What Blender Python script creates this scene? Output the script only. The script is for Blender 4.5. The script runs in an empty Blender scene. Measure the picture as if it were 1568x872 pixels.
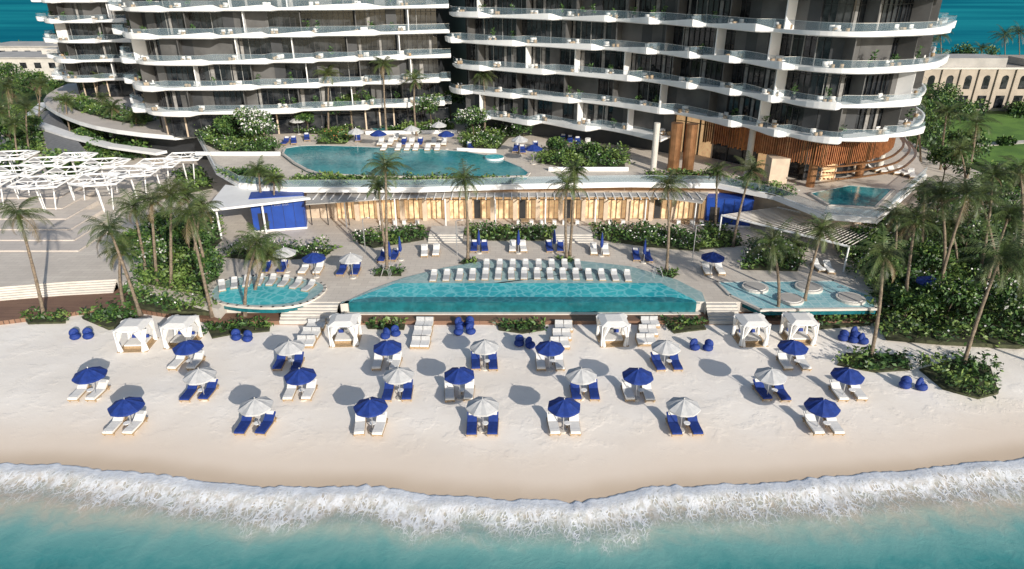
import bpy, math, random
import numpy as np
from mathutils import Vector, Matrix, noise
random.seed(7); rng=np.random.default_rng(7)
# ---------- survey: plan positions (metres) recovered from bearings of a 24 mm view taken 30 m above the beach
H=30.0; F=1045.0; PT=math.atan(486/1045); SP,CP=math.sin(PT),math.cos(PT)
def P(u,v,z=0.0):
    D=(H-z)*F/(CP*(v+50)); b=(v-436)/F
    return ((u-784)*D/F, D*(CP-b*SP), z)
def AT(u,v,y):
    b=(v-436)/F; D=y/(CP-b*SP); return ((u-784)*D/F,y,H-D*(SP+b*CP))
DK=1.4; TZ=6.0
# ---------- materials
def newmat(name):
    m=bpy.data.materials.new(name); m.use_nodes=True; nt=m.node_tree
    return m,nt,nt.nodes['Principled BSDF']
def N(nt,t,**k):
    n=nt.nodes.new(t)
    for a,b in k.items(): setattr(n,a,b)
    return n
def L(nt,a,b): nt.links.new(a,b)
def coords(nt,scale=(1,1,1)):
    tc=N(nt,'ShaderNodeTexCoord'); mp=N(nt,'ShaderNodeMapping'); mp.inputs['Scale'].default_value=scale
    L(nt,tc.outputs['Object'],mp.inputs['Vector']); return mp.outputs[0]
def noisen(nt,vec,scale,detail=4,rough=.55,dist=0):
    n=N(nt,'ShaderNodeTexNoise'); n.inputs['Scale'].default_value=scale; n.inputs['Detail'].default_value=detail
    n.inputs['Roughness'].default_value=rough; n.inputs['Distortion'].default_value=dist
    L(nt,vec,n.inputs['Vector']); return n.outputs['Fac']
def math_(nt,op,a,b=None,c=None):
    n=N(nt,'ShaderNodeMath',operation=op)
    for i,x in enumerate((a,b,c)):
        if x is None: continue
        if isinstance(x,(int,float)): n.inputs[i].default_value=x
        else: L(nt,x,n.inputs[i])
    return n.outputs[0]
def mr(nt,v,a,b,c=0.,d=1.,smooth=True):
    n=N(nt,'ShaderNodeMapRange'); 
    if smooth: n.interpolation_type='SMOOTHSTEP'
    for i,x in enumerate((v,a,b,c,d)):
        if isinstance(x,(int,float)): n.inputs[i].default_value=x
        else: L(nt,x,n.inputs[i])
    return n.outputs[0]
def mix(nt,f,a,b,mode='MIX'):
    n=N(nt,'ShaderNodeMix',data_type='RGBA',blend_type=mode)
    for s,x in ((n.inputs[0],f),(n.inputs[6],a),(n.inputs[7],b)):
        if isinstance(x,(int,float)): s.default_value=x
        elif isinstance(x,tuple): s.default_value=(x[0],x[1],x[2],1)
        else: L(nt,x,s)
    return n.outputs[2]
def bump(nt,bs,h,strength=.3,dist=.05):
    b=N(nt,'ShaderNodeBump'); b.inputs['Strength'].default_value=strength; b.inputs['Distance'].default_value=dist
    L(nt,h,b.inputs['Height']); L(nt,b.outputs[0],bs.inputs['Normal'])
def simple(name,col,rough=.6,var=.15,scale=2.,metal=0,emis=None,alpha=1,bmp=0,trans=0):
    m,nt,bs=newmat(name); v=coords(nt); n=noisen(nt,v,scale)
    c2=tuple(x*(1-var) for x in col); c1=tuple(min(1,x*(1+var)) for x in col)
    c=mix(nt,mr(nt,n,.3,.7),c2,c1); L(nt,c,bs.inputs['Base Color'])
    bs.inputs['Roughness'].default_value=rough; bs.inputs['Metallic'].default_value=metal
    bs.inputs['Alpha'].default_value=alpha
    if emis: bs.inputs['Emission Color'].default_value=(*emis[0],1); bs.inputs['Emission Strength'].default_value=emis[1]
    if bmp: bump(nt,bs,noisen(nt,v,scale*8),bmp,.05)
    return m
def leafmat(name,c1,c2,c3=None):
    m,nt,bs=newmat(name); v=coords(nt); n=noisen(nt,v,.55,3); n2=noisen(nt,v,6,2)
    c=mix(nt,mr(nt,n,.35,.65),c1,c2); c=mix(nt,mr(nt,n2,.5,.75,0,.6),c,c3 or c2)
    L(nt,c,bs.inputs['Base Color']); bs.inputs['Roughness'].default_value=.5
    return m
M={}
M['white']=simple('white_render',(.84,.83,.81),.45,.04,.6)
M['offwhite']=simple('offwhite_stone',(.6,.56,.5),.6,.08,1)
M['villa']=simple('villa_render',(.4,.34,.27),.7,.12,.4)
M['fabric_white']=simple('white_fabric',(.76,.74,.7),.85,.05,3)
M['fabric_blue']=simple('blue_fabric',(.008,.034,.2),.75,.18,3)
M['fabric_grey']=simple('grey_fabric',(.48,.48,.475),.85,.08,3)
M['teak']=simple('teak',(.4,.28,.16),.6,.2,6)
M['metal']=simple('pale_metal',(.6,.6,.6),.35,.05,2,metal=.7)
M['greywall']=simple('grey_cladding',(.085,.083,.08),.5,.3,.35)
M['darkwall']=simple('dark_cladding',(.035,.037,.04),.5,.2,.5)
M['frame']=simple('window_frame',(.03,.03,.032),.4,.1,2)
M['lframe']=simple('light_frame',(.26,.26,.25),.4,.1,2)
M['curtain']=simple('curtain',(.24,.23,.215),.8,.25,2)
M['bronze']=simple('bronze',(.34,.17,.08),.35,.25,1,metal=.6)
M['bronze2']=simple('bronze_fins',(.36,.14,.055),.45,.3,2)
M['warm']=simple('lit_interior',(.6,.42,.25),.6,.5,1.6,emis=((1,.62,.3),.45))
M['beige']=simple('beige_stone',(.58,.46,.34),.6,.12,1)
M['blue']=simple('blue_paint',(.01,.055,.3),.5,.15,.6)
M['trunk']=simple('palm_bark',(.2,.155,.11),.9,.35,5,bmp=.6)
M['bark']=simple('bark',(.12,.09,.06),.9,.3,5,bmp=.5)
M['soil']=simple('soil',(.05,.055,.025),.95,.4,2)
M['flower']=simple('white_flowers',(.75,.74,.7),.7,.05,5)
M['redflower']=simple('orange_flowers',(.45,.16,.05),.7,.2,5)
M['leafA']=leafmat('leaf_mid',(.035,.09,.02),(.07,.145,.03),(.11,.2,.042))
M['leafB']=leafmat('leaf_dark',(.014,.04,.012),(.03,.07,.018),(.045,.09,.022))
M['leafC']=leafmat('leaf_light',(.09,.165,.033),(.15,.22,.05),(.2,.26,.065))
M['palmA']=leafmat('palm_frond_green',(.045,.08,.02),(.09,.125,.033),(.16,.18,.05))
M['palmB']=leafmat('palm_frond_olive',(.03,.048,.015),(.07,.082,.026),(.11,.11,.04))
M['palmD']=leafmat('palm_frond_dry',(.16,.12,.06),(.2,.15,.08))
M['roofgrey']=simple('grey_shingle',(.2,.2,.2),.7,.2,2)
M['concrete']=simple('concrete_roof',(.4,.38,.35),.8,.12,.3)
def glassmat():
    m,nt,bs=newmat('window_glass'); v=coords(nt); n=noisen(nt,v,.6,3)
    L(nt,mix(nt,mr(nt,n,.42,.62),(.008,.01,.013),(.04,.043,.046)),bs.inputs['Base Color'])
    bs.inputs['Roughness'].default_value=.05; return m
M['glass']=glassmat()
def railmat():
    m,nt,bs=newmat('balustrade_glass'); bs.inputs['Base Color'].default_value=(.4,.55,.62,1)
    bs.inputs['Roughness'].default_value=.1; bs.inputs['Alpha'].default_value=.2; bs.inputs['Specular IOR Level'].default_value=.4; return m
M['rail']=railmat()
def pavemat(name,c1,c2,sx,sy,mort=.012,col_m=None,rough=.7):
    m,nt,bs=newmat(name); v=coords(nt)
    b=N(nt,'ShaderNodeTexBrick'); L(nt,v,b.inputs['Vector']); b.inputs['Scale'].default_value=1
    b.inputs['Brick Width'].default_value=sx; b.inputs['Row Height'].default_value=sy; b.inputs['Mortar Size'].default_value=mort
    b.inputs['Color1'].default_value=(*c1,1); b.inputs['Color2'].default_value=(*c2,1)
    b.inputs['Mortar'].default_value=(*(col_m or tuple(x*.6 for x in c1)),1)
    n=noisen(nt,v,.25,5); c=mix(nt,mr(nt,n,.3,.7,0,.5),b.outputs['Color'],tuple(x*.82 for x in c1))
    L(nt,c,bs.inputs['Base Color']); bs.inputs['Roughness'].default_value=rough
    return m
M['pave']=pavemat('paving',(.62,.55,.47),(.7,.63,.54),1.2,.6)
M['pave2']=pavemat('plaza_paving',(.58,.52,.46),(.64,.57,.5),2.4,1.2,.02)
M['deck']=pavemat('timber_boards',(.2,.11,.07),(.28,.16,.1),3.,.14,.012,(.05,.03,.02))
def poolmat(name,ca,cb,cc,grid=0,sc=1.6):
    m,nt,bs=newmat(name); v=coords(nt)
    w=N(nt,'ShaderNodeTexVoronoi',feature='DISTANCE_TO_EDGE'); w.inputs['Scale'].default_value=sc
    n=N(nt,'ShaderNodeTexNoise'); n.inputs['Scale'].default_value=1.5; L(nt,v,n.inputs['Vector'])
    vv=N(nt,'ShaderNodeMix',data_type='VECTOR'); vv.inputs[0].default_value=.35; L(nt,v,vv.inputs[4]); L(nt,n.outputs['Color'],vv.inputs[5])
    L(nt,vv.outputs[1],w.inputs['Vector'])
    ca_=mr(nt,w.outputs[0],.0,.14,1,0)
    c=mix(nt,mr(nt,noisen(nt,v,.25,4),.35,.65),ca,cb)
    c=mix(nt,math_(nt,'MULTIPLY',ca_,.4),c,cc)  # caustic light lines painted into the water colour along cell edges
    if grid:
        b=N(nt,'ShaderNodeTexBrick'); L(nt,v,b.inputs['Vector']); b.offset=0; b.inputs['Scale'].default_value=1
        b.inputs['Brick Width'].default_value=.9; b.inputs['Row Height'].default_value=.9; b.inputs['Mortar Size'].default_value=.05
        c=mix(nt,math_(nt,'MULTIPLY',b.outputs['Fac'],.5),c,cc)
    L(nt,c,bs.inputs['Base Color']); bs.inputs['Roughness'].default_value=.08; bs.inputs['Specular IOR Level'].default_value=.35
    bump(nt,bs,noisen(nt,v,2.5,5),.25,.08); return m
M['pool']=poolmat('pool_water',(.015,.36,.42),(.04,.48,.52),(.35,.78,.8))
M['pooldeep']=poolmat('pool_water_deep',(.006,.14,.18),(.01,.19,.23),(.04,.32,.36),sc=1.2)
M['poolshelf']=poolmat('pool_shelf_water',(.24,.38,.38),(.31,.45,.44),(.5,.6,.58))
M['poolpale']=poolmat('play_pool_water',(.2,.44,.48),(.27,.52,.56),(.52,.68,.68),1)
M['poolup']=poolmat('terrace_pool_water',(.012,.18,.21),(.035,.3,.33),(.13,.42,.43))
M['poolwall']=simple('pool_wall_tiles',(.015,.13,.15),.15,.2,2)
def grassmat():
    m,nt,bs=newmat('lawn'); v=coords(nt)
    c=mix(nt,mr(nt,noisen(nt,v,.3,6),.35,.65),(.08,.17,.022),(.13,.25,.033)); L(nt,c,bs.inputs['Base Color']); bs.inputs['Roughness'].default_value=.9
    bump(nt,bs,noisen(nt,v,12,4),.6,.1); return m
M['grass']=grassmat()
# ---------- mesh builder
class MB:
    def __init__(s): s.v=[];s.f=[];s.m=[];s.mats=[]
    def mi(s,m):
        m=M[m]
        if m not in s.mats: s.mats.append(m)
        return s.mats.index(m)
    def add(s,vs,fs,m):
        o=len(s.v); k=s.mi(m); s.v.extend([tuple(x) for x in vs]); s.f.extend([tuple(i+o for i in f) for f in fs]); s.m.extend([k]*len(fs))
    def box(s,c,sz,m,rz=0,rx=0):
        R=Matrix.Rotation(rz,3,'Z')@Matrix.Rotation(rx,3,'X'); vs=[]
        for dz in(-.5,.5):
            for dx,dy in((-.5,-.5),(.5,-.5),(.5,.5),(-.5,.5)):
                vs.append(Vector(c)+R@Vector((dx*sz[0],dy*sz[1],dz*sz[2])))
        s.add(vs,[(3,2,1,0),(4,5,6,7),(0,1,5,4),(1,2,6,5),(2,3,7,6),(3,0,4,7)],m)
    def prism(s,poly,z0,z1,mside,mtop=None):
        n=len(poly); a=sum(poly[i][0]*poly[(i+1)%n][1]-poly[(i+1)%n][0]*poly[i][1] for i in range(n))
        if a<0: poly=poly[::-1]
        vs=[(p[0],p[1],z0) for p in poly]+[(p[0],p[1],z1) for p in poly]
        s.add(vs,[(i,(i+1)%n,n+(i+1)%n,n+i) for i in range(n)],mside)
        s.add(vs,[tuple(range(n,2*n))],mtop or mside); 
        s.add(vs,[tuple(range(n-1,-1,-1))],mside)
    def tube(s,pts,rs,m,n=6):
        vs=[];fs=[]
        for i,p in enumerate(pts):
            p=Vector(p); a=Vector(pts[max(0,i-1)]); b=Vector(pts[min(len(pts)-1,i+1)]); t=(b-a).normalized()
            x=t.cross(Vector((0,1,0)) if abs(t.y)<.9 else Vector((1,0,0))).normalized(); y=t.cross(x)
            r=rs[i] if isinstance(rs,(list,tuple)) else rs
            for k in range(n):
                an=2*math.pi*k/n; vs.append(p+x*(r*math.cos(an))+y*(r*math.sin(an)))
        for i in range(len(pts)-1):
            for k in range(n):
                k2=(k+1)%n; fs.append((i*n+k,i*n+k2,(i+1)*n+k2,(i+1)*n+k))
        fs.append(tuple(range(n-1,-1,-1))); fs.append(tuple((len(pts)-1)*n+k for k in range(n)))
        s.add(vs,fs,m)
    def sphere(s,c,r,m,nu=10,nv=7,fn=None):
        vs=[];fs=[]
        for j in range(nv+1):
            th=math.pi*j/nv
            for i in range(nu):
                ph=2*math.pi*i/nu; p=Vector((math.sin(th)*math.cos(ph),math.sin(th)*math.sin(ph),math.cos(th)))
                if fn: p=fn(p)
                vs.append((c[0]+p.x*r[0],c[1]+p.y*r[1],c[2]+p.z*r[2]))
        for j in range(nv):
            for i in range(nu):
                i2=(i+1)%nu; fs.append((j*nu+i,(j+1)*nu+i,(j+1)*nu+i2,j*nu+i2))
        s.add(vs,fs,m)
    def mesh(s,name,smooth=False):
        me=bpy.data.meshes.new(name); me.from_pydata(s.v,[],s.f)
        for m in s.mats: me.materials.append(m)
        me.polygons.foreach_set('material_index',s.m)
        if smooth: me.polygons.foreach_set('use_smooth',[True]*len(s.f))
        me.update(); return me
    def obj(s,name,parent=None,smooth=False):
        return put(name,s.mesh(name,smooth),parent=parent)
def put(name,me,loc=(0,0,0),rz=0,sc=1,parent=None):
    o=bpy.data.objects.new(name,me); o.location=loc; o.rotation_euler=(0,0,rz); o.scale=(sc,sc,sc)
    bpy.context.collection.objects.link(o)
    if parent: o.parent=parent
    return o
def empty(name):
    o=bpy.data.objects.new(name,None); bpy.context.collection.objects.link(o); return o
def leaves(pts,dirs,ln,wd,mats,midx,name=None,extra=None):
    n=len(pts); d=dirs/np.linalg.norm(dirs,axis=1,keepdims=True)
    r=rng.normal(size=(n,3)); sd=np.cross(d,r); sd/=np.linalg.norm(sd,axis=1,keepdims=True)+1e-9
    ln=np.asarray(ln).reshape(-1,1)*np.ones((n,1)); wd=np.asarray(wd).reshape(-1,1)*np.ones((n,1))
    a=pts; b=pts+d*ln*.5+sd*wd*.5; c=pts+d*ln; c[:,2]-=(ln[:,0]*.18); e=pts+d*ln*.5-sd*wd*.5
    V=np.stack([a,b,c,e],1).reshape(-1,3)
    Fc=np.arange(4*n).reshape(-1,4); mi=np.asarray(midx)
    return V,Fc,mi
def leafobj(name,V,Fc,mi,mats,mb=None,parent=None):
    mats=[M[m] for m in mats]
    me=bpy.data.meshes.new(name)
    if mb:
        nv0=len(mb.v); vs=np.vstack([np.array(mb.v,dtype=float).reshape(-1,3),V])
        off=len(mats); allm=mats+mb.mats
        loops=[i for f in mb.f for i in f]; tot=[len(f) for f in mb.f]
        loops=np.concatenate([np.array(loops,int),(Fc+nv0).ravel()]); tot=np.concatenate([np.array(tot,int),np.full(len(Fc),4)])
        mi=np.concatenate([np.array(mb.m,int)+off,mi])
    else:
        vs=V; allm=mats; loops=Fc.ravel(); tot=np.full(len(Fc),4)
    me.vertices.add(len(vs)); me.vertices.foreach_set('co',vs.ravel())
    me.loops.add(len(loops)); me.loops.foreach_set('vertex_index',loops.astype(np.int32))
    me.polygons.add(len(tot)); st=np.concatenate([[0],np.cumsum(tot)[:-1]]); me.polygons.foreach_set('loop_start',st.astype(np.int32))
    for m in allm: me.materials.append(m)
    me.polygons.foreach_set('material_index',mi.astype(np.int32))
    me.update(calc_edges=True); me.validate()
    return put(name,me,parent=parent)
def inpoly(x,y,poly):
    c=np.zeros(len(x),bool); n=len(poly)
    for i in range(n):
        x1,y1=poly[i][:2]; x2,y2=poly[(i+1)%n][:2]
        if y1==y2: continue
        cond=((y1>y)!=(y2>y))&(x<(x2-x1)*(y-y1)/(y2-y1)+x1); c^=cond
    return c
def shrubs(poly,z,h=.9,dens=26,ln=.5,flower=0.0,bright=.3,name='shrub_bed',soil=True,fl='flower'):
    xs=[p[0] for p in poly]; ys=[p[1] for p in poly]
    A=(max(xs)-min(xs))*(max(ys)-min(ys)); n=int(A*dens)
    x=rng.uniform(min(xs),max(xs),n); y=rng.uniform(min(ys),max(ys),n)
    wob=np.array([noise.noise((a*.5,b*.5,7.7)) for a,b in zip(x,y)])*.9
    jx=x+rng.normal(0,.2,n)+wob; jy=y+rng.normal(0,.2,n)-wob
    k=inpoly(jx,jy,poly); x=x[k];y=y[k]; n=len(x)
    hh=np.array([noise.noise((a*.55,b*.55,3.1)) for a,b in zip(x,y)]); sp=np.array([noise.noise((a*.3,b*.3,9.7)) for a,b in zip(x,y)])
    h2=np.array([noise.noise((a*1.7,b*1.7,13.1)) for a,b in zip(x,y)])
    top=h*(.7+1.0*hh+.7*h2).clip(.15,1.8); zz=z+top*np.sqrt(rng.uniform(.05,1,n))
    p=np.stack([x,y,zz],1); d=rng.normal(size=(n,3)); d[:,2]=np.abs(d[:,2])*.7+.25
    r=rng.uniform(size=n); mi=np.where(r+sp*1.6<bright,2,np.where(r<.65,0,1))
    L_=ln*rng.uniform(.5,1.35,n); W=L_*.4
    fm=rng.uniform(size=n)<flower*(sp>-.1); mi=np.where(fm,3,mi); 
    L_=np.where(fm,.2,L_); W=np.where(fm,.2,W)
    p[:,2]=np.where(fm,z+top+.12,p[:,2])
    V,Fc,m_=leaves(p,d,L_,W,None,mi)
    mb=None
    if soil:
        mb=MB(); c=Vector((sum(xs)/len(xs),sum(ys)/len(ys)))
        mb.prism([tuple(c+(Vector(q[:2])-c)*.9) for q in poly],z-.3,z+.07,'soil')
    leafobj(name,V,Fc,m_,['leafA','leafB','leafC',fl],mb)
def PP(z,*px): return [P(u,v,z) for u,v in px]
def tree(base,h,r,n=1400,ln=.38,flower=0,pal=('leafA','leafB','leafC','flower'),name='broadleaf_tree',zs=.8):
    mb=MB(); b=Vector(base); top=b+Vector((random.uniform(-.3,.3),random.uniform(-.3,.3),h*.55))
    mb.tube([b,b.lerp(top,.5)+Vector((.1,.05,0)),top],[.05*h*.45,.04*h*.4,.03*h*.4],'bark')
    cl=[]
    for i in range(11):
        a=i*2.4+random.uniform(-.3,.3); e=random.uniform(.0,1.25); q=random.uniform(.5,.85); c=b+Vector((math.cos(a)*math.cos(e)*r*q,math.sin(a)*math.cos(e)*r*q,h-r*zs*.9+math.sin(e)*r*.65*zs))
        mb.tube([top-Vector((0,0,h*.1)),(top+c)/2+Vector((0,0,-.1)),c],[.02*h*.5,.012*h*.5,.01],'bark',5); cl.append((c,r*random.uniform(.25,.46)))
    cc=rng.integers(0,len(cl),n); C=np.array([list(cl[i][0]) for i in cc]); R=np.array([cl[i][1] for i in cc])
    d=rng.normal(size=(n,3)); d/=np.linalg.norm(d,axis=1,keepdims=True)
    p=C+d*(R*rng.uniform(.25,1.15,n)**.6)[:,None]*np.array([1,1,zs])
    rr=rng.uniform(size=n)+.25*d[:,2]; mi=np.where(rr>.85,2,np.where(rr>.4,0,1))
    fm=(rng.uniform(size=n)<flower)&(d[:,2]>-.3); mi=np.where(fm,3,mi)
    l=ln*rng.uniform(.6,1.3,n)
    V,Fc,m_=leaves(p,d*.6+rng.normal(size=(n,3))*.6,l,l*.55,None,mi)
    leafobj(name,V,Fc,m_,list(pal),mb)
def treemass(pts,name='distant_trees',ln=.7,dn=380):
    Vs=[];Fs=[];Ms=[];o=0
    for (x,y,z,r) in pts:
        for k in range(5):
            c=np.array([x+random.uniform(-.7,.7)*r,y+random.uniform(-.7,.7)*r,z+random.uniform(.3,.9)*r]); q=r*random.uniform(.35,.7); n=dn//5
            d=rng.normal(size=(n,3)); d/=np.linalg.norm(d,axis=1,keepdims=True); p=c+d*q*rng.uniform(.5,1.1,(n,1))
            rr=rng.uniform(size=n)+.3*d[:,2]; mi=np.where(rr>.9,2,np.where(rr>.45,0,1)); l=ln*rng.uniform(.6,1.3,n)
            V,Fc,m_=leaves(p,d*.6+rng.normal(size=(n,3))*.6,l,l*.6,None,mi); Vs.append(V);Fs.append(Fc+o);Ms.append(m_);o+=len(V)
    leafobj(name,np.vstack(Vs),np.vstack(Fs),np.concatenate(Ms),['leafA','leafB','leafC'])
def palm(base,crown,Ln=2.6,n=22,name='palm_tree'):
    mb=MB(); b=Vector(base); c=Vector(crown); b.z-=.1
    ctl=b.lerp(c,.5)+Vector(((b.x-c.x)*.22+random.uniform(-.45,.45),random.uniform(-.4,.4),0))
    pts=[(b*(1-t)**2+ctl*2*t*(1-t)+c*t*t) for t in [i/14 for i in range(15)]]
    rs=[.27]+[(.165-.07*i/14)*(1.12 if i%2 else .95) for i in range(1,15)]; mb.tube(pts,rs,'trunk',8)
    mb.sphere(c+Vector((0,0,-.1)),(.2,.2,.3),'palmB',6,4)
    for k in range(5): a=k*1.26; mb.sphere(c+Vector((.2*math.cos(a),.2*math.sin(a),-.35)),(.11,.11,.13),'palmD',6,4)
    q=[];mi=[]; q2=random.uniform(0,6)
    for i in range(n):
        az=q2+i*2.39996+random.uniform(-.35,.35); t=i/(n-1); el=math.radians(78-100*t+random.uniform(-12,12)); l=Ln*random.uniform(.75,1.15)
        droop=math.radians(random.uniform(55,115)); hz=Vector((math.cos(az),math.sin(az),0)); sd=Vector((-math.sin(az),math.cos(az),0))
        tw=random.uniform(-.5,.5)
        p=c.copy(); K=15; m=2 if (t>.88 and random.random()<.5) else (0 if random.random()<.6 else 1)
        for k in range(K):
            tt=k/K; e=el-droop*tt**1.25; d=hz*math.cos(e)+Vector((0,0,math.sin(e))); up=Vector((0,0,1)); p2=p+d*(l/K)
            w=.03*(1-tt)+.01; q.append((p-sd*w,p+sd*w,p2+sd*w,p2-sd*w)); mi.append(m)
            if k>=1:
                ll=l*.27*math.sin(math.pi*(.12+.86*tt)**.8)+.08
                for sg in(-1,1):
                    for o in (p2,(p+p2)/2):
                        dr=(sd*sg*.75+d*.6+Vector((0,0,-.3+sg*tw*.4-.4*random.random()))).normalized()
                        ww=d*.036; lq=ll*random.uniform(.8,1.1)
                        q.append((o-ww*.6,o+ww*.6,o+dr*lq*.6+ww*.8,o+dr*lq)); mi.append(m)
            p=p2
    V=np.array([[list(x) for x in f] for f in q]).reshape(-1,3); Fc=np.arange(len(V)).reshape(-1,4)
    leafobj(name,V,Fc,np.array(mi),['palmA','palmB','palmD'],mb)
def palmpx(bu,bv,z,cu,cv,Ln=2.6,n=23):
    b=P(bu,bv,z); c=AT(cu,cv,b[1]); palm(b,c,Ln*.95,n)
# ---------- shoreline, ground & sea
sh=[(-2500,760),(-300,705),(0,711),(60,712),(140,716),(200,722),(300,735),(400,745),(500,745),(600,748),(700,760),(800,768),(870,770),(920,760),(1000,748),(1100,742),(1200,738),(1300,728),(1400,718),(1500,708),(1568,698),(1900,680)]
sw=[P(u,v,-.27) for u,v in sh]; sx=np.array([p[0] for p in sw]); sy=np.array([p[1] for p in sw])
def shore(x): return np.interp(x,sx,sy)
def gz(x,y):
    q=y-shore(x)
    z=np.where(q>8,0,np.where(q>0,-.28+.28*(q/8),-.28+.08*q)); z=np.maximum(z,-3)
    r=np.clip((y-60)/14,0,1); z=z+1.2*r*r*(3-2*r)
    e=np.clip((y-262-6*np.sin(x*.03))/14,0,1); z=z-4.5*e
    e=np.clip((np.abs(x)-700)/60,0,1); z=z-4.5*e*(y>10)
    return z
def gridmesh(name,X,Y,Z,attrs,mat):
    ny,nx=X.shape; V=np.stack([X,Y,Z],-1).reshape(-1,3); idx=np.arange(nx*ny).reshape(ny,nx)
    Fc=np.stack([idx[:-1,:-1],idx[:-1,1:],idx[1:,1:],idx[1:,:-1]],-1).reshape(-1,4)
    me=bpy.data.meshes.new(name); me.from_pydata(V.tolist(),[],Fc.tolist()); me.materials.append(mat)
    for k,a in attrs.items():
        at=me.attributes.new(k,'FLOAT','POINT'); at.data.foreach_set('value',a.ravel().astype(np.float32))
    me.polygons.foreach_set('use_smooth',[True]*len(Fc)); me.update(); return put(name,me)
def sandmat():
    m,nt,bs=newmat('sand_and_earth'); v=coords(nt)
    at=N(nt,'ShaderNodeAttribute'); at.attribute_name='q'; q=at.outputs['Fac']
    ag=N(nt,'ShaderNodeAttribute'); ag.attribute_name='g'
    n1=noisen(nt,v,.12,6); n2=noisen(nt,v,1.3,5,.6); n3=noisen(nt,v,9,4,.6)
    dry=mix(nt,mr(nt,n1,.3,.7),(.87,.795,.7),(.94,.88,.8)); dry=mix(nt,mr(nt,n2,.52,.75,0,.35),dry,(.76,.68,.585))
    qn=math_(nt,'ADD',q,math_(nt,'MULTIPLY',n1,1.6))
    damp=mix(nt,mr(nt,qn,1.2,8.5),(.8,.67,.54),dry)
    wet=mix(nt,mr(nt,qn,.8,2.8),(.62,.49,.36),damp)
    gr=mix(nt,mr(nt,n2,.35,.65),(.035,.055,.015),(.08,.13,.03))
    L(nt,mix(nt,ag.outputs['Fac'],wet,gr),bs.inputs['Base Color'])
    L(nt,mr(nt,qn,.9,2.2,.4,.9),bs.inputs['Roughness'])
    bs.inputs['Specular IOR Level'].default_value=.25
    w=N(nt,'ShaderNodeTexVoronoi'); w.inputs['Scale'].default_value=3.2; L(nt,v,w.inputs['Vector'])
    foot=mr(nt,w.outputs['Distance'],.08,.25); n4=noisen(nt,v,.5,4,.6)
    hsum=math_(nt,'ADD',math_(nt,'MULTIPLY',foot,mr(nt,n4,.5,.62,0,.5)),math_(nt,'ADD',math_(nt,'MULTIPLY',n2,.55),math_(nt,'MULTIPLY',n3,.2)))
    hh=math_(nt,'MULTIPLY',hsum,mr(nt,q,1.5,6,.08,1)); bump(nt,bs,hh,.38,.08); return m
xs=np.concatenate([[-3000,-1500,-760,-730,-700,-300,-120],np.arange(-80,80.1,1.),[120,300,700,730,760,1500,3000]])
ys=np.concatenate([[-600,-100,0,10,20,25],np.arange(27,90,.75),np.arange(90,250,8),np.arange(250,290,4),[400,1200,4000]])
X,Y=np.meshgrid(xs,ys); Z=gz(X,Y)
Z+=np.array([noise.noise((a*.35,b*.35,0))*.04 for a,b in zip(X.ravel(),Y.ravel())]).reshape(X.shape)*((Y-shore(X))>4)
G_=np.clip((Y-(61.5))/2,0,1)
gridmesh('ground',X,Y,Z,{'q':Y-shore(X),'g':G_},sandmat())
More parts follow.
